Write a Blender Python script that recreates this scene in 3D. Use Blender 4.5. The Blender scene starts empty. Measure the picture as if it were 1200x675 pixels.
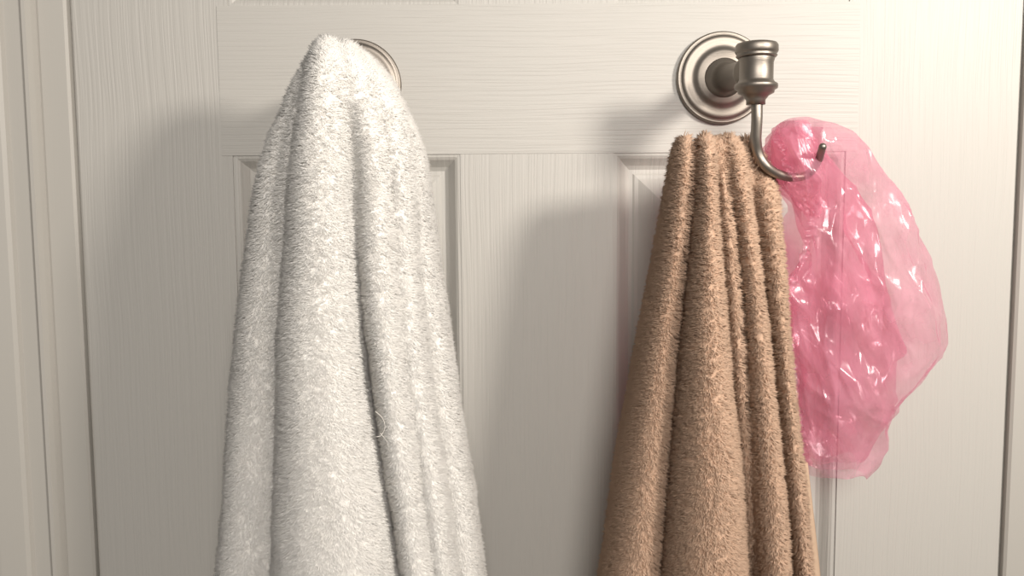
import bpy, bmesh, math, random
import numpy as np
from mathutils import Vector, Matrix, noise
random.seed(4); rng = np.random.default_rng(7)
C = bpy.context.scene.collection
S = 0.00056; F = 1000.0; D = S*F; CZ = 1.53
PITCH = math.radians(5.1); ROLL = math.radians(-0.42)

# ------------------------------------------------ camera
R = Matrix.Rotation(math.pi/2-PITCH, 3, 'X') @ Matrix.Rotation(ROLL, 3, 'Z')
cam = bpy.data.cameras.new('camera'); co = bpy.data.objects.new('camera', cam); C.objects.link(co)
co.matrix_world = Matrix.Translation((0, -D, CZ)) @ R.to_4x4()
cam.sensor_width = 36; cam.lens = 36*F/1200; cam.clip_start = 0.01
bpy.context.scene.camera = co
try:
    bpy.context.scene.view_settings.view_transform = 'Standard'
except Exception: pass

def at(px, py, d=0.0):
    v = R @ Vector(((px-600)/F, -(py-337.5)/F, -1))
    t = (D-d)/v.y
    return Vector((v.x*t, -d, CZ+v.z*t))

# ------------------------------------------------ helpers
def mat(name):
    m = bpy.data.materials.new(name); m.use_nodes = True
    nt = m.node_tree; return m, nt, nt.nodes['Principled BSDF']
def N(nt, t, **kw):
    n = nt.nodes.new(t)
    for k, v in kw.items(): setattr(n, k, v)
    return n
def empty(name, loc, label, cat, group=None):
    o = bpy.data.objects.new(name, None); C.objects.link(o); o.location = loc; o.empty_display_size = .02
    o['label'] = label; o['category'] = cat
    if group: o['group'] = group
    return o
def link(name, me, m, parent=None, smooth=True, off=None):
    """mesh in world coordinates -> object, local to its parent"""
    root = parent
    base = Vector((0,0,0))
    while root is not None:
        base += root.location; root = root.parent
    me.transform(Matrix.Translation(-base))
    me.materials.append(m)
    o = bpy.data.objects.new(name, me); C.objects.link(o); o.parent = parent
    if smooth: me.polygons.foreach_set('use_smooth', [True]*len(me.polygons))
    me.update()
    return o
def mesh_np(name, V, T, NRM=None):
    me = bpy.data.meshes.new(name)
    me.vertices.add(len(V)); me.vertices.foreach_set('co', np.asarray(V, dtype=np.float32).ravel())
    me.loops.add(3*len(T)); me.loops.foreach_set('vertex_index', np.asarray(T, dtype=np.int32).ravel())
    me.polygons.add(len(T)); me.polygons.foreach_set('loop_start', np.arange(0, 3*len(T), 3, dtype=np.int32))
    me.polygons.foreach_set('use_smooth', np.ones(len(T), dtype=bool))
    me.update(calc_edges=True)
    if NRM is not None: me.normals_split_custom_set_from_vertices(NRM.tolist())
    return me
def bm_mesh(bm, name):
    bmesh.ops.recalc_face_normals(bm, faces=bm.faces)
    me = bpy.data.meshes.new(name); bm.to_mesh(me); bm.free(); return me
def box(bm, x0, x1, y0, y1, z0, z1, bev=0):
    r = bmesh.ops.create_cube(bm, size=1)
    vs = r['verts']
    for v in vs:
        v.co = Vector(((x0+x1)/2+v.co.x*(x1-x0), (y0+y1)/2+v.co.y*(y1-y0), (z0+z1)/2+v.co.z*(z1-z0)))
    if bev:
        es = list({e for v in vs for e in v.link_edges})
        bmesh.ops.bevel(bm, geom=es, offset=bev, segments=2, affect='EDGES')
def lathe(bm, prof, origin, axis, n=64):
    """prof: (radius, distance along axis)"""
    axis = Vector(axis).normalized()
    a = axis.orthogonal().normalized(); b = axis.cross(a)
    rings = []
    for r, h in prof:
        if r <= 1e-6: rings.append([bm.verts.new(Vector(origin)+axis*h)])
        else: rings.append([bm.verts.new(Vector(origin)+axis*h+(a*math.cos(2*math.pi*k/n)+b*math.sin(2*math.pi*k/n))*r) for k in range(n)])
    for A, B in zip(rings, rings[1:]):
        for k in range(n):
            k2 = (k+1) % n
            if len(A) == 1 and len(B) == 1: continue
            if len(A) == 1: bm.faces.new((A[0], B[k], B[k2]))
            elif len(B) == 1: bm.faces.new((A[k], A[k2], B[0]))
            else: bm.faces.new((A[k], A[k2], B[k2], B[k]))
def catmull(pts, n=10):
    pts = [Vector(p) for p in pts]; P = [2*pts[0]-pts[1]]+pts+[2*pts[-1]-pts[-2]]; out = []
    for i in range(1, len(P)-2):
        for k in range(n):
            t = k/n
            out.append(.5*((2*P[i])+(P[i+1]-P[i-1])*t+(2*P[i-1]-5*P[i]+4*P[i+1]-P[i+2])*t*t+(-P[i-1]+3*P[i]-3*P[i+1]+P[i+2])*t**3))
    out.append(pts[-1]); return out
def tube(bm, pts, rad, n=16):
    """rad: number or function of t; rounded ends"""
    f = rad if callable(rad) else (lambda t: rad)
    L = len(pts); T = [(pts[min(i+1, L-1)]-pts[max(i-1, 0)]).normalized() for i in range(L)]
    u = T[0].orthogonal().normalized(); rings = []
    def ring(c, t, r):
        nonlocal u
        u = (u-t*u.dot(t)).normalized(); w = t.cross(u)
        rings.append([bm.verts.new(c+(u*math.cos(2*math.pi*k/n)+w*math.sin(2*math.pi*k/n))*r) for k in range(n)])
    r0, r1 = f(0), f(1)
    for a in (80, 50, 25): a = math.radians(a); ring(pts[0]-T[0]*r0*math.sin(a), T[0], r0*math.cos(a))
    for i, p in enumerate(pts): ring(p, T[i], f(i/(L-1)))
    for a in (25, 50, 80): a = math.radians(a); ring(pts[-1]+T[-1]*r1*math.sin(a), T[-1], r1*math.cos(a))
    for A, B in zip(rings, rings[1:]):
        for k in range(n): bm.faces.new((A[k], A[(k+1) % n], B[(k+1) % n], B[k]))
    bm.faces.new(rings[0][::-1]); bm.faces.new(rings[-1])

# ------------------------------------------------ materials
def paint(name, vertical=True, grain=True, col=(.485, .467, .435)):
    m, nt, p = mat(name)
    p.inputs['Roughness'].default_value = .5
    tc = N(nt, 'ShaderNodeTexCoord')
    wn = N(nt, 'ShaderNodeTexNoise'); wn.inputs['Scale'].default_value = 7; wn.inputs['Detail'].default_value = 1
    nt.links.new(tc.outputs['Object'], wn.inputs['Vector'])
    sc = N(nt, 'ShaderNodeVectorMath', operation='SCALE'); sc.inputs['Scale'].default_value = .007
    nt.links.new(wn.outputs['Color'], sc.inputs[0])
    ad = N(nt, 'ShaderNodeVectorMath', operation='ADD')
    nt.links.new(tc.outputs['Object'], ad.inputs[0]); nt.links.new(sc.outputs[0], ad.inputs[1])
    mp = N(nt, 'ShaderNodeMapping'); mp.inputs['Scale'].default_value = (600, 60, 11) if vertical else (12, 60, 600)
    nt.links.new(ad.outputs[0], mp.inputs['Vector'])
    n1 = N(nt, 'ShaderNodeTexNoise'); n1.inputs['Scale'].default_value = 1; n1.inputs['Detail'].default_value = 2
    nt.links.new(mp.outputs[0], n1.inputs['Vector'])
    cr = N(nt, 'ShaderNodeValToRGB'); cr.color_ramp.elements[0].position = .36; cr.color_ramp.elements[1].position = .58
    nt.links.new(n1.outputs['Fac'], cr.inputs['Fac'])
    b = N(nt, 'ShaderNodeBump'); b.inputs['Strength'].default_value = .38 if grain else .03; b.inputs['Distance'].default_value = .0003
    nt.links.new(cr.outputs['Color'], b.inputs['Height']); nt.links.new(b.outputs[0], p.inputs['Normal'])
    n2 = N(nt, 'ShaderNodeTexNoise'); n2.inputs['Scale'].default_value = 6; n2.inputs['Detail'].default_value = 4
    nt.links.new(tc.outputs['Object'], n2.inputs['Vector'])
    mx = N(nt, 'ShaderNodeMix', data_type='RGBA')
    mx.inputs['A'].default_value = (*[c*.96 for c in col], 1); mx.inputs['B'].default_value = (*col, 1)
    nt.links.new(n2.outputs['Fac'], mx.inputs['Factor']); nt.links.new(mx.outputs['Result'], p.inputs['Base Color'])
    return m
M_vert = paint('painted_grain_vertical'); M_hor = paint('painted_grain_horizontal', False)
M_trim = paint('painted_trim', True, False, (.445, .425, .39)); M_wall = paint('wall_paint', True, False, (.42, .40, .36))

m, nt, p = mat('brushed_nickel'); M_nick = m
p.inputs['Metallic'].default_value = 1; p.inputs['Base Color'].default_value = (.27, .24, .21, 1); p.inputs['Roughness'].default_value = .46
tc = N(nt, 'ShaderNodeTexCoord'); mp = N(nt, 'ShaderNodeMapping'); mp.inputs['Scale'].default_value = (300, 300, 2500)
n1 = N(nt, 'ShaderNodeTexNoise'); n1.inputs['Scale'].default_value = 1
nt.links.new(tc.outputs['Object'], mp.inputs[0]); nt.links.new(mp.outputs[0], n1.inputs['Vector'])
b = N(nt, 'ShaderNodeBump'); b.inputs['Strength'].default_value = .2; b.inputs['Distance'].default_value = .0002
nt.links.new(n1.outputs['Fac'], b.inputs['Height']); nt.links.new(b.outputs[0], p.inputs['Normal'])

def cloth(name, c1, c2, trans=.25):
    m, nt, p = mat(name); nt.nodes.remove(p)
    p = N(nt, 'ShaderNodeBsdfDiffuse')
    tc = N(nt, 'ShaderNodeTexCoord'); n1 = N(nt, 'ShaderNodeTexNoise'); n1.inputs['Scale'].default_value = 260; n1.inputs['Detail'].default_value = 2
    nt.links.new(tc.outputs['Object'], n1.inputs['Vector'])
    mx = N(nt, 'ShaderNodeMix', data_type='RGBA'); mx.inputs['A'].default_value = (*c1, 1); mx.inputs['B'].default_value = (*c2, 1)
    nt.links.new(n1.outputs['Fac'], mx.inputs['Factor']); nt.links.new(mx.outputs['Result'], p.inputs['Color'])
    tr = N(nt, 'ShaderNodeBsdfTranslucent'); nt.links.new(mx.outputs['Result'], tr.inputs['Color'])
    ms = N(nt, 'ShaderNodeMixShader'); ms.inputs[0].default_value = trans
    nt.links.new(p.outputs[0], ms.inputs[1]); nt.links.new(tr.outputs[0], ms.inputs[2])
    nt.links.new(ms.outputs[0], nt.nodes['Material Output'].inputs['Surface'])
    return m
M_white = cloth('white_terry', (.99, .96, .92), (.995, .98, .95), .28)
M_tan = cloth('tan_terry', (.585, .40, .285), (.72, .52, .39), .25)
M_tanhem = cloth('tan_hem', (.52, .37, .26), (.60, .44, .32), .1)
M_whem = cloth('white_hem', (.74, .71, .66), (.80, .77, .72), .1)

m, nt, p = mat('floor_tile'); M_floor = m
p.inputs['Roughness'].default_value = .3
tc = N(nt, 'ShaderNodeTexCoord'); br = N(nt, 'ShaderNodeTexBrick'); br.offset = 0
br.inputs['Scale'].default_value = 3; br.inputs['Mortar Size'].default_value = .01
br.inputs['Color1'].default_value = (.5, .45, .38, 1); br.inputs['Color2'].default_value = (.55, .49, .41, 1); br.inputs['Mortar'].default_value = (.3, .28, .25, 1)
nt.links.new(tc.outputs['Object'], br.inputs['Vector']); nt.links.new(br.outputs['Color'], p.inputs['Base Color'])

m, nt, p = mat('dark_gap'); M_dark = m
p.inputs['Base Color'].default_value = (.4, .33, .27, 1)

def plastic(name, dens, bump=.42):
    m, nt, p = mat(name); nt.nodes.remove(p)
    out = nt.nodes['Material Output']
    tc = N(nt, 'ShaderNodeTexCoord')
    n1 = N(nt, 'ShaderNodeTexNoise'); n1.inputs['Scale'].default_value = 30; n1.inputs['Detail'].default_value = 5
    nt.links.new(tc.outputs['Object'], n1.inputs['Vector'])
    mr = N(nt, 'ShaderNodeMapRange'); mr.inputs[1].default_value = .38; mr.inputs[2].default_value = .62
    mr.inputs[3].default_value = dens-.12; mr.inputs[4].default_value = dens+.12
    nt.links.new(n1.outputs['Fac'], mr.inputs[0])
    # long tilted facets: cells stretched along the hang of the film
    st = N(nt, 'ShaderNodeMapping'); st.inputs['Scale'].default_value = (1, 1, .42); st.inputs['Rotation'].default_value = (0, .5, .3)
    nt.links.new(tc.outputs['Object'], st.inputs['Vector'])
    nw = N(nt, 'ShaderNodeTexNoise'); nw.inputs['Scale'].default_value = 40
    nt.links.new(st.outputs[0], nw.inputs['Vector'])
    va = N(nt, 'ShaderNodeVectorMath', operation='MULTIPLY_ADD'); va.inputs[1].default_value = (.010, .010, .010)
    nt.links.new(nw.outputs['Color'], va.inputs[0]); nt.links.new(st.outputs[0], va.inputs[2])
    vo = N(nt, 'ShaderNodeTexVoronoi'); vo.inputs['Scale'].default_value = 70; nt.links.new(va.outputs[0], vo.inputs['Vector'])
    s1 = N(nt, 'ShaderNodeVectorMath', operation='SUBTRACT'); nt.links.new(vo.outputs['Color'], s1.inputs[0]); s1.inputs[1].default_value = (.5, .5, .5)
    s2 = N(nt, 'ShaderNodeVectorMath', operation='SUBTRACT'); nt.links.new(va.outputs[0], s2.inputs[0]); nt.links.new(vo.outputs['Position'], s2.inputs[1])
    dt = N(nt, 'ShaderNodeVectorMath', operation='DOT_PRODUCT'); nt.links.new(s1.outputs[0], dt.inputs[0]); nt.links.new(s2.outputs[0], dt.inputs[1])
    b = N(nt, 'ShaderNodeBump'); b.inputs['Strength'].default_value = bump; b.inputs['Distance'].default_value = 1.0
    nt.links.new(dt.outputs['Value'], b.inputs['Height'])
    df = N(nt, 'ShaderNodeBsdfDiffuse'); df.inputs[0].default_value = (.99, .47, .61, 1)
    tl = N(nt, 'ShaderNodeBsdfTranslucent'); tl.inputs[0].default_value = (.99, .50, .63, 1)
    tp = N(nt, 'ShaderNodeBsdfTransparent'); tp.inputs[0].default_value = (1, .89, .925, 1)
    gl = N(nt, 'ShaderNodeBsdfGlossy'); gl.inputs['Roughness'].default_value = .2; gl.inputs[0].default_value = (1, .97, .98, 1)
    fr = N(nt, 'ShaderNodeFresnel'); fr.inputs[0].default_value = 1.5
    cl = N(nt, 'ShaderNodeMath', operation='MINIMUM'); cl.inputs[1].default_value = .14; nt.links.new(fr.outputs[0], cl.inputs[0])
    for s in (df, gl, fr): nt.links.new(b.outputs[0], s.inputs['Normal'])
    a = N(nt, 'ShaderNodeMixShader'); a.inputs[0].default_value = .5; nt.links.new(df.outputs[0], a.inputs[1]); nt.links.new(tl.outputs[0], a.inputs[2])
    c = N(nt, 'ShaderNodeMixShader'); nt.links.new(mr.outputs[0], c.inputs[0]); nt.links.new(tp.outputs[0], c.inputs[1]); nt.links.new(a.outputs[0], c.inputs[2])
    d = N(nt, 'ShaderNodeMixShader'); nt.links.new(cl.outputs[0], d.inputs[0]); nt.links.new(c.outputs[0], d.inputs[1]); nt.links.new(gl.outputs[0], d.inputs[2])
    nt.links.new(d.outputs[0], out.inputs['Surface'])
    return m
M_pink = plastic('pink_plastic', .24); M_pink3 = plastic('pink_plastic_inner', .20); M_pink2 = plastic('pink_plastic_gathered', .34)

# ------------------------------------------------ setting: door, jamb, casing, walls, floor
XL = at(100, 337).x; XR = at(1185, 337).x
ZT = 2.03
a0, a1, b0, b1 = at(275, 200).x, at(539, 200).x, at(720, 200).x, at(989, 200).x
zr0 = at(630, 180).z           # underside of the rail above the tall panels
zr1 = at(400, 6).z             # its upper edge
TH = .035
def struct(name, me, m, parent=None, smooth=False):
    o = link(name, me, m, parent, smooth)
    if parent is None: o['kind'] = 'structure'
    return o
bm = bmesh.new(); box(bm, XL, XR, .012, TH, 0.01, ZT)
door = struct('door_1', bm_mesh(bm, 'door_1'), M_vert)
door['label'] = 'off-white moulded panel door with embossed wood grain'
door['category'] = 'door'
G = .0050
for x0, x1 in ((XL, a0), (b1, XR)):
    bm = bmesh.new(); box(bm, x0, x1, 0, .012, .01, ZT, .0010); link('stile', bm_mesh(bm, 'stile'), M_vert, door, False)
bm = bmesh.new(); box(bm, a1, b0, 0, .012, .01, ZT, .0004); link('mullion', bm_mesh(bm, 'mullion'), M_vert, door, False)
zA, zB = .88, .70
rails = [(1.92, ZT), (zr0, zr1), (zB, zA), (.01, .24)]
for z0, z1 in rails:
    bm = bmesh.new(); box(bm, a0-G*1.6, b1+G*1.6, -.0004, .011, z0, z1, .0002); link('rail', bm_mesh(bm, 'rail'), M_hor, door, False)
prof = [(0, .0005), (.0018, .0007), (.0035, .0018), (.0055, .0042), (.008, .0070), (.0105, .0085), (.013, .0084), (.0142, .0074), (.0165, .0070), (.021, .0050), (.027, .0026), (.033, .0012), (.036, .0008)]
for z0, z1 in ((zr1, 1.92), (zA, zr0), (.24, zB)):
    for x0, x1 in ((a0, a1), (b0, b1)):
        bm = bmesh.new(); prev = None
        for o_, dep in prof:
            ring = [bm.verts.new((x, dep, z)) for x, z in ((x0+o_, z0+o_), (x1-o_, z0+o_), (x1-o_, z1-o_), (x0+o_, z1-o_))]
            if prev:
                for k in range(4): bm.faces.new((prev[k], prev[(k+1) % 4], ring[(k+1) % 4], ring[k]))
            prev = ring
        bm.faces.new(prev)
        bk = [bm.verts.new((x, .0121, z)) for x, z in ((x0, z0), (x1, z0), (x1, z1), (x0, z1))]
        bm.faces.new(bk)
        me = bm_mesh(bm, 'panel'); 
        me.update()
        link('panel', me, M_vert, door, False)

# casing profile: (distance outward from the opening, height toward the room)
gap = .0014
cas = [(0, .004), (0, -.0026), (.0015, -.0042), (.0165, -.006), (.0180, -.0055), (.0192, -.0095), (.0208, -.0135), (.0230, -.0138), (.0250, -.0122), (.0345, -.0132), (.0355, -.0162), (.0375, -.0182), (.052, -.0215), (.057, -.022), (.0595, -.020), (.060, -.002), (.060, .004)]
def casing(name, side, x):
    bm = bmesh.new(); A = []; B = []
    for o_, y in cas:
        A.append(bm.verts.new((x+side*o_, y, 0))); B.append(bm.verts.new((x+side*o_, y, ZT+.003+o_)))
    for k in range(len(cas)-1): bm.faces.new((A[k], A[k+1], B[k+1], B[k]))
    bm.faces.new((A[-1], A[0], B[0], B[-1])); bm.faces.new(A); bm.faces.new(B)
    o = struct(name, bm_mesh(bm, name), M_trim)
    return o
casing('trim_1', -1, XL-gap); casing('trim_2', 1, XR+gap)
bm = bmesh.new(); A = []; B = []
for o_, y in cas:
    A.append(bm.verts.new((XL-gap-o_, y, ZT+.003+o_))); B.append(bm.verts.new((XR+gap+o_, y, ZT+.003+o_)))
for k in range(len(cas)-1): bm.faces.new((A[k], A[k+1], B[k+1], B[k]))
bm.faces.new((A[-1], A[0], B[0], B[-1])); bm.faces.new(A); bm.faces.new(B)
struct('trim_3', bm_mesh(bm, 'trim_3'), M_trim)
for i, (x0, x1) in enumerate(((XL-.02, XL-.0001), (XR+.0001, XR+.02))):
    bm = bmesh.new(); box(bm, x0, x1, .0025, .10, 0, ZT+.003); struct('trim_%d' % (4+i), bm_mesh(bm, 'jamb'), M_trim)
bm = bmesh.new(); box(bm, XL-.02, XR+.02, .036, .05, 0, ZT+.02); struct('trim_6', bm_mesh(bm, 'stop'), M_dark)
WX = 1.1
for nm, x0, x1, z0, z1 in (('wall_left', -WX, XL-.02, 0, 2.44), ('wall_right', XR+.02, WX, 0, 2.44), ('wall_above', XL-.02, XR+.02, ZT+.003, 2.44)):
    bm = bmesh.new(); box(bm, x0, x1, -.002, .11, z0, z1); struct(nm, bm_mesh(bm, nm), M_wall)
for nm, x0, x1 in (('baseboard_left', -WX, XL-gap-.0601), ('baseboard_right', XR+gap+.0601, WX)):
    bm = bmesh.new(); box(bm, x0, x1, -.014, -.002, 0, .09, .003); struct(nm, bm_mesh(bm, nm), M_trim)
bm = bmesh.new(); box(bm, -WX, WX, -2.2, .11, -.05, 0); struct('floor', bm_mesh(bm, 'floor'), M_floor)

# ------------------------------------------------ robe hooks
HD = .080     # projection of the post
def make_hook(pc, label, fwd=1.0):
    """pc: centre of the backplate on the door"""
    t = empty('robe_hook', pc, label, 'hook', 'brushed nickel robe hooks on the door')
    bm = bmesh.new()
    lathe(bm, [(0, -.0002), (.0282, -.0002), (.0291, .0008), (.0293, .0030), (.0288, .0042), (.0280, .0046), (.0276, .0043), (.0272, .0048), (.0268, .0046), (.0263, .0052), (.0254, .0058), (.0242, .0061), (.0230, .0060), (.0205, .0060), (.0188, .0064), (.0176, .0074), (.0160, .0082), (0, .0088)], pc, (0, -1, 0), 96)
    link('back_plate', bm_mesh(bm, 'p'), M_nick, t)
    top = at(888, 50, HD).z-at(845, 92).z+pc.z     # top of the cap, kept relative to the plate
    k = .00048
    join = Vector((pc.x, -HD, top-32*k))
    ax = (join-pc)
    L = ax.length
    bm = bmesh.new()
    lathe(bm, [(0, .0075), (.0125, .0080), (.0122, .0100), (.0100, .0115), (.0092, .0130), (.0080, .0160), (.0076, .022), (.0076, L-.018), (.0092, L-.016), (.0092, L-.0125), (.0078, L-.011), (.0078, L-.003), (0, L-.003)], pc, ax, 40)
    link('neck', bm_mesh(bm, 'n'), M_nick, t)
    bm = bmesh.new(); z = lambda y: -(y-50)*k
    O = Vector((pc.x, -HD, top))
    lathe(bm, [(0, z(66)), (.0095, z(66)), (.0098, z(69)), (.0092, z(73)), (.0092, z(92)), (.0100, z(95)), (.0116, z(97)), (.0118, z(99)), (.0116, z(102)), (.0100, z(104)), (.0098, z(107)), (.0070, z(110)), (.0052, z(115)), (.0052, z(120)), (0, z(120))], O, (0, 0, 1), 48)
    link('post', bm_mesh(bm, 'q'), M_nick, t)
    bm = bmesh.new()
    lathe(bm, [(0, 0), (.0085, 0), (.0108, -.0006), (.0116, -.0018), (.0117, z(60)), (.0112, z(62)), (.0105, z(63.5)), (.0112, z(65)), (.0104, z(67)), (0, z(67))], O, (0, 0, 1), 48)
    link('cap', bm_mesh(bm, 'c'), M_nick, t)
    def q(px, y, d=HD): return at(px, y, HD+(d-HD)*fwd)-at(845, 92)+pc
    bm = bmesh.new()
    tube(bm, catmull([q(887, 112), q(887, 140, .082), q(886, 164, .088), q(889, 181, .094), q(898, 195, .095), q(912, 204, .092), q(930, 208, .089), q(947, 204, .089), q(958, 190, .095), q(964, 172, .109)], 8), lambda t: .0032-.0012*t)
    link('prong', bm_mesh(bm, 'a'), M_nick, t)
    bm = bmesh.new()
    tube(bm, catmull([q(886, 156, .085), q(882, 174, .083), q(870, 190, .080), q(850, 198, .080), q(832, 195, .080), q(821, 184, .081), q(817, 174, .082)], 8), lambda t: .0031-.0005*t)
    link('prong', bm_mesh(bm, 'a'), M_nick, t)
    return t
h2 = make_hook(at(845, 92), 'brushed nickel robe hook with capped post, holding the tan towel and pink cap')
h1 = make_hook(at(418, 101), 'brushed nickel robe hook mostly hidden under the white towel', .05)

# ------------------------------------------------ towels
def smooth(a, w=5, it=2):
    for _ in range(it):
        b = np.pad(a, w, mode='reflect', reflect_type='odd'); a = np.convolve(b, np.ones(2*w+1)/(2*w+1), 'valid')
    return a
def lobe(bm, keys, inset, n=44, steps=90):
    """keys: (py, xleft, xright, depth centre, half depth) in door-plane rays -> closed swept pleat"""
    K = np.array(keys, float); py = np.linspace(K[0, 0], K[-1, 0], steps)
    ch = [smooth(np.interp(py, K[:, 0], K[:, j]), 3, 2) for j in range(1, 5)]
    rings = []
    for i in range(steps):
        xl, xr, dc, hd = [float(c[i]) for c in ch]
        A = at(xl, float(py[i]), dc); B = at(xr, float(py[i]), dc); c = (A+B)/2; w = max((B.x-A.x)/2-inset, .0015); h = max(hd-inset*.5, .002)
        e = 1
        if i < 5: e = [.35, .62, .80, .91, .97][i]
        if i == steps-1: e = .9
        ring = []
        for k in range(n):
            a = 2*math.pi*k/n; ca, sa = math.cos(a), math.sin(a)
            ex = 2/2.3
            ring.append(bm.verts.new((c.x+w*e*math.copysign(abs(ca)**ex, ca), c.y+h*e*math.copysign(abs(sa)**ex, sa), c.z)))
        rings.append(ring)
    for A, B in zip(rings, rings[1:]):
        for k in range(n): bm.faces.new((A[k], A[(k+1) % n], B[(k+1) % n], B[k]))
    bm.faces.new(rings[0][::-1]); bm.faces.new(rings[-1])
def remeshed(bm, vox, it=5):
    me = bm_mesh(bm, 'tmp'); o = bpy.data.objects.new('tmp', me); C.objects.link(o)
    r = o.modifiers.new('r', 'REMESH'); r.mode = 'VOXEL'; r.voxel_size = vox
    s = o.modifiers.new('s', 'SMOOTH'); s.iterations = it; s.factor = .5
    dg = bpy.context.evaluated_depsgraph_get(); dg.update()
    e = o.evaluated_get(dg); m2 = bpy.data.meshes.new_from_object(e)
    bpy.data.objects.remove(o); bpy.data.meshes.remove(me)
    m2.calc_loop_triangles()
    V = np.empty(len(m2.vertices)*3, np.float32); m2.vertices.foreach_get('co', V); V = V.reshape(-1, 3).astype(float)
    T = np.empty(len(m2.loop_triangles)*3, np.int32); m2.loop_triangles.foreach_get('vertices', T); T = T.reshape(-1, 3)
    Nn = np.empty(len(m2.vertices)*3, np.float32); m2.vertices.foreach_get('normal', Nn); Nn = Nn.reshape(-1, 3).astype(float)
    bpy.data.meshes.remove(m2)
    return V, T, Nn
def unit(a): return a/np.maximum(np.linalg.norm(a, axis=1, keepdims=True), 1e-9)
def terry(bm, nclump, per, length, rootr, r, seed, amp=.0016, droop=.55, zmin=None, soft=.55, wild=.5, conv=.45, it=5):
    g = np.random.default_rng(seed)
    V, T, Nn = remeshed(bm, .0016, it)
    disp = np.array([noise.noise(Vector((v[0]*45, v[1]*45, v[2]*14+seed)))*amp+noise.noise(Vector((v[0]*130, v[1]*130, v[2]*70)))*amp*.5 for v in V])
    V = V+Nn*disp[:, None]
    A, B, Cc = V[T[:, 0]], V[T[:, 1]], V[T[:, 2]]
    cr = np.cross(B-A, Cc-A); area = np.linalg.norm(cr, axis=1)/2; fn = unit(cr)
    w = area*np.where(fn[:, 1] > .3, .10, 1.0)
    if zmin is not None: w = w*np.where(A[:, 2] < zmin, .35, 1)
    idx = g.choice(len(T), nclump, p=w/w.sum())
    u = g.random((nclump, 2)); s = u.sum(1) > 1; u[s] = 1-u[s]
    P = A[idx]+(B[idx]-A[idx])*u[:, :1]+(Cc[idx]-A[idx])*u[:, 1:]
    n = unit(Nn[T[idx]].mean(1))
    nv = np.array([tuple(noise.noise_vector(Vector((p[0]*70, p[1]*70, p[2]*70+seed)))) for p in P])
    d = unit(n*1.0+np.array([0, 0, -droop])+nv*wild+g.normal(0, .2, (nclump, 3)))
    t1 = unit(np.cross(n, np.array([.05, .1, 1.0]))); t2 = np.cross(n, t1)
    Lc = length*(.75+.5*g.random(nclump))
    # expand to fibres
    P = np.repeat(P, per, 0); n = np.repeat(n, per, 0); d = np.repeat(d, per, 0); t1 = np.repeat(t1, per, 0); t2 = np.repeat(t2, per, 0); Lc = np.repeat(Lc, per)
    m = len(P); off = g.normal(0, rootr, (m, 2))
    root = P+t1*off[:, :1]+t2*off[:, 1:]-n*.0008
    tip = P+t1*off[:, :1]*conv+t2*off[:, 1:]*conv+d*(Lc*(.7+.4*g.random(m)))[:, None]+g.normal(0, length*.09, (m, 3))
    mid = (root+tip)/2+n*(length*.12)
    ax = unit(tip-root); f1 = unit(np.cross(ax, t1+1e-4)); f2 = np.cross(ax, f1)
    VV = np.empty((m, 7, 3)); NN = np.empty((m, 7, 3))
    for k in range(3):
        a = 2*math.pi*k/3; o_ = f1*math.cos(a)+f2*math.sin(a)
        VV[:, k] = root+o_*r; VV[:, 3+k] = mid+o_*r*.95
        NN[:, k] = NN[:, 3+k] = n*soft+o_*(1-soft)+d*.15
    VV[:, 6] = tip; NN[:, 6] = n*soft+d*.35
    base = np.array([[0, 1, 4], [0, 4, 3], [1, 2, 5], [1, 5, 4], [2, 0, 3], [2, 3, 5], [3, 4, 6], [4, 5, 6], [5, 3, 6]])
    TT = (base[None]+(np.arange(m)*7)[:, None, None]).reshape(-1, 3)
    allV = np.vstack([V, VV.reshape(-1, 3)]); allT = np.vstack([T, TT+len(V)])
    allN = np.vstack([Nn, unit(NN.reshape(-1, 3))])
    return mesh_np('terry', allV, allT, allN)

INS = .0020
ZB = at(600, 720).z
# --- white towel
bm = bmesh.new()
lobe(bm, [(51, 366, 416, .080, .018), (75, 359, 436, .082, .022), (120, 342, 456, .084, .024), (200, 318, 472, .082, .026), (400, 298, 500, .070, .027), (675, 285, 545, .064, .029), (880, 280, 575, .062, .029)], INS)          # inner mass
lobe(bm, [(62, 362, 392, .080, .014), (110, 341, 376, .080, .016), (200, 304, 362, .075, .023), (400, 280, 346, .066, .026), (540, 270, 340, .064, .028), (675, 257, 336, .062, .030), (880, 250, 340, .062, .030)], INS)
lobe(bm, [(47, 361, 410, .086, .017), (110, 354, 414, .091, .021), (200, 342, 422, .095, .027), (400, 330, 430, .095, .032), (540, 327, 450, .094, .036), (675, 325, 472, .092, .039), (880, 322, 502, .090, .039)], INS)
lobe(bm, [(50, 384, 424, .083, .016), (80, 392, 438, .084, .018), (110, 400, 450, .086, .020), (150, 410, 462, .087, .022), (200, 416, 468, .087, .024), (300, 420, 474, .087, .027), (400, 432, 482, .085, .029), (540, 453, 502, .082, .031), (675, 473, 520, .079, .032), (880, 500, 545, .078, .032)], INS)
lobe(bm, [(62, 400, 438, .078, .015), (100, 422, 462, .080, .018), (150, 436, 486, .080, .022), (200, 448, 491, .080, .024), (300, 456, 496, .077, .026), (400, 468, 504, .075, .028), (540, 490, 525, .073, .030), (675, 508, 542, .071, .031), (880, 532, 568, .070, .030)], INS)
lobe(bm, [(110, 432, 468, .074, .014), (150, 448, 491, .072, .019), (200, 460, 502, .070, .020), (250, 470, 507, .067, .021), (400, 490, 528, .062, .022), (540, 512, 549, .060, .023), (675, 530, 568, .058, .024), (880, 552, 592, .058, .024)], INS)
tw = empty('bath_towel', at(412, 880, .075), 'white fluffy terry towel draped over the hook in long folds', 'towel')
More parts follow.
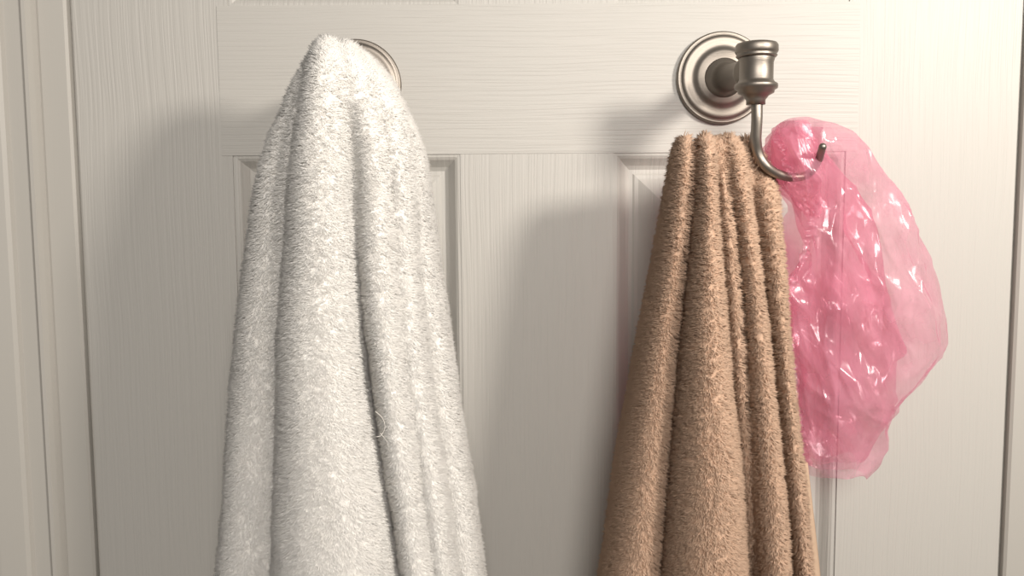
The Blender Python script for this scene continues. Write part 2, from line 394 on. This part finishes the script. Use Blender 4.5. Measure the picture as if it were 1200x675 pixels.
link('body', terry(bm, 66000, 5, .0033, .0009, .00024, 3, zmin=ZB, wild=.3, conv=.8, it=5, droop=.35), M_white, tw)
bm = bmesh.new()   # hem edge peeping out of the crease
pts = catmull([at(436, 455, .102), at(440, 468, .103), at(444, 482, .104), at(447, 498, .104), at(449, 512, .103)], 8)
tube(bm, pts, lambda t: .0003+.0006*math.sin(math.pi*t), 10)
link('hem', bm_mesh(bm, 'h'), M_whem, tw)
for pp in ([(440, 482), (448, 490), (451, 500), (447, 510), (441, 512)], [(446, 508), (453, 517), (455, 524)], [(320, 541), (327, 538), (333, 541)]):
    bm = bmesh.new(); tube(bm, catmull([at(x, y, .113 if x > 400 else .098) for x, y in pp], 6), .00019, 6)
    link('loose_thread', bm_mesh(bm, 't'), M_whem, tw)

# --- tan towel
bm = bmesh.new()
lobe(bm, [(164, 794, 884, .079, .018), (220, 793, 896, .076, .016), (400, 765, 904, .070, .014), (675, 725, 928, .064, .014), (880, 700, 942, .062, .014)], INS)
lobe(bm, [(160, 789, 815, .083, .013), (215, 783, 812, .083, .017), (260, 775, 808, .082, .020), (400, 748, 793, .080, .024), (520, 726, 783, .078, .028), (675, 703, 772, .076, .031), (880, 680, 765, .076, .031)], INS)
lobe(bm, [(158, 812, 838, .088, .013), (215, 812, 836, .091, .018), (300, 806, 842, .094, .021), (400, 796, 848, .096, .025), (520, 784, 862, .094, .031), (675, 772, 872, .092, .036), (880, 760, 885, .090, .036)], INS)
lobe(bm, [(164, 828, 846, .080, .012), (215, 832, 852, .084, .015), (300, 838, 860, .088, .018), (400, 844, 868, .086, .020), (520, 852, 876, .080, .022), (675, 862, 884, .072, .022)], INS)
lobe(bm, [(160, 842, 866, .082, .013), (215, 848, 874, .085, .016), (300, 858, 886, .088, .019), (400, 864, 896, .087, .022), (520, 870, 907, .086, .025), (675, 876, 920, .084, .029), (880, 884, 936, .084, .029)], INS)
lobe(bm, [(163, 862, 884, .073, .011), (180, 864, 898, .074, .013), (215, 872, 910, .078, .016), (300, 884, 912, .080, .019), (400, 894, 919, .077, .022), (540, 907, 931, .075, .025), (675, 918, 943, .073, .027), (880, 932, 960, .073, .027)], INS)
tt = empty('hand_towel', at(820, 880, .08), 'tan shaggy terry towel gathered in pleats on the hook', 'towel')
link('body', terry(bm, 52000, 5, .0033, .0008, .00026, 11, zmin=ZB, wild=.22, conv=.5, droop=.25, it=2, amp=.0010), M_tan, tt)
bm = bmesh.new(); n = 30; rows = []
for i in range(n):
    t = i/(n-1); y = 540+t*340; x = 935+(y-520)*.092
    w = .0004+.0035*min(1, t*3)
    a = at(x, y, .060); rows.append([bm.verts.new(a+Vector((sx, sy, 0))) for sx, sy in ((-.004, .004), (.002+w*.3, .004), (.0035+w*.4, -.004), (.001+w*.2, -.011), (-.004, -.011))])
for A, B in zip(rows, rows[1:]):
    for k in range(5): bm.faces.new((A[k], A[(k+1) % 5], B[(k+1) % 5], B[k]))
bm.faces.new(rows[0]); bm.faces.new(rows[-1])
link('hem', bm_mesh(bm, 'h'), M_tanhem, tt)

# ------------------------------------------------ pink shower cap: a film creased along a network of sharp ridges
def crease(p, f, zs=.55):
    d = noise.voronoi(Vector((p.x*f+p.z*f*.25, p.y*f, p.z*f*zs)))[0]
    return min(d[1]-d[0], .8)
def shell(keys, amp, seed, nu=400, nv=320):
    K = np.array(keys, float); T_ = np.linspace(0, 1, nv); 
    py = K[0, 0]+(K[-1, 0]-K[0, 0])*(1-np.cos(T_*math.pi))/2
    ch = [np.interp(py, K[:, 0], K[:, j]) for j in range(1, 5)]
    bm = bmesh.new(); rings = []
    for i in range(nv):
        xl, xr, dc, hd = [float(c[i]) for c in ch]
        A = at(xl, float(py[i]), dc); B = at(xr, float(py[i]), dc); c = (A+B)/2; w = (B.x-A.x)/2; h = hd
        end = min(1, math.sin(math.pi*T_[i])*3.2+.02)
        low = max(0, (T_[i]-.85)/.15)
        ring = []
        for k in range(nu):
            a = 2*math.pi*k/nu
            nrm = Vector((math.cos(a), math.sin(a), 0))
            p = Vector((c.x+w*math.cos(a), c.y+h*math.sin(a), c.z))
            P = p+Vector((seed, 0, 0)); Q = P+noise.noise_vector(P*25)*.006
            s = (.25-crease(Q, 26, .35))*amp[0]+(.25-crease(Q+Vector((5, 0, 0)), 52, .35))*amp[1]+(.25-crease(Q+Vector((9, 0, 0)), 120, .4))*amp[2]+noise.noise(P*18)*amp[3]
            v = noise.noise_vector(P*40)*.003*end
            p = p+nrm*(s*end)+v+Vector((0, 0, low*noise.noise(Vector((p.x*70, p.y*70, seed)))*.008))
            p.y = min(p.y, -.006)
            ring.append(bm.verts.new(p))
        rings.append(ring)
    for A, B in zip(rings, rings[1:]):
        for k in range(nu): bm.faces.new((A[k], A[(k+1) % nu], B[(k+1) % nu], B[k]))
    bm.faces.new(rings[0][::-1])
    return bm
keys = [(139, 925, 946, .074, .010), (150, 914, 972, .074, .018), (175, 910, 1000, .073, .022), (210, 916, 1022, .070, .023), (240, 936, 1052, .066, .024), (280, 948, 1072, .062, .025), (300, 944, 1080, .060, .026),
        (330, 924, 1086, .058, .026), (370, 920, 1092, .056, .026), (410, 924, 1088, .054, .026), (450, 930, 1066, .052, .025), (480, 934, 1046, .050, .023), (510, 938, 1030, .048, .020), (540, 942, 1020, .047, .017), (554, 946, 1014, .047, .014)]
cp = empty('shower_cap', at(985, 557, .047), 'crumpled translucent pink plastic shower cap hanging beside the tan towel', 'shower cap')
link('dome', bm_mesh(shell(keys, (.016, .008, .0018, .008), 0), 'd'), M_pink, cp, True)
keys2 = [(150, 915, 965, .072, .008), (200, 915, 985, .070, .012), (250, 935, 1010, .066, .014), (320, 930, 1042, .060, .014), (400, 925, 1055, .056, .015), (470, 935, 1028, .052, .014), (540, 944, 1004, .048, .010)]
link('inner_fold', bm_mesh(shell(keys2, (.022, .012, .002, .012), .3, 300, 220), 'd'), M_pink3, cp, True)
keys3 = [(143, 916, 944, .084, .012), (165, 910, 956, .084, .018), (190, 911, 959, .083, .020), (215, 918, 960, .082, .020), (235, 932, 958, .080, .016), (250, 944, 957, .078, .010)]
link('gathered_fold', bm_mesh(shell(keys3, (.006, .006, .002, .004), .7, 200, 140), 'd'), M_pink2, cp, True)
# gathered elastic edge: a narrow ruffled strip running down the side next to the towel
bm = bmesh.new(); path = catmull([at(912, 162, .088), at(924, 195, .092), at(940, 225, .094), at(952, 262, .092), at(942, 300, .088), at(926, 340, .084), at(920, 390, .080), at(928, 440, .075), at(936, 490, .070), at(948, 545, .060)], 40)
rows = []
for i, p in enumerate(path):
    row = []; wd = .0045+.003*noise.noise(Vector((i*.05, 3, 0)))
    for j in range(7):
        s = j/6-.5
        row.append(bm.verts.new(p+Vector((s*wd+noise.noise(Vector((i*.11, s, 7)))*.0025, noise.noise(Vector((i*.16, s*1.5, 1)))*.004, noise.noise(Vector((i*.13, s*2, 5)))*.001))))
    rows.append(row)
for A, B in zip(rows, rows[1:]):
    for k in range(6): bm.faces.new((A[k], A[k+1], B[k+1], B[k]))
link('elastic_edge', bm_mesh(bm, 'e'), M_pink2, cp, True)

# ------------------------------------------------ light
def area(name, loc, target, size, energy, col):
    l = bpy.data.lights.new(name, 'AREA'); l.shape = 'DISK'; l.size = size; l.energy = energy; l.color = col
    o = bpy.data.objects.new(name, l); C.objects.link(o); o.location = loc
    o.rotation_euler = (Vector(target)-Vector(loc)).to_track_quat('-Z', 'Y').to_euler()
area('vanity_bulb', (.53, -.56, 1.79), (-.05, 0, 1.5), .12, 5.7, (1, .93, .84))
area('front_fill', (.14, -1.25, 1.95), (0, 0, 1.5), .45, 11, (1, .945, .88))  # unseen fill lamp, added to brighten the towel fronts from the camera side
w = bpy.data.worlds.new('w'); bpy.context.scene.world = w; w.use_nodes = True
w.node_tree.nodes['Background'].inputs[0].default_value = (1, .96, .91, 1); w.node_tree.nodes['Background'].inputs[1].default_value = .19
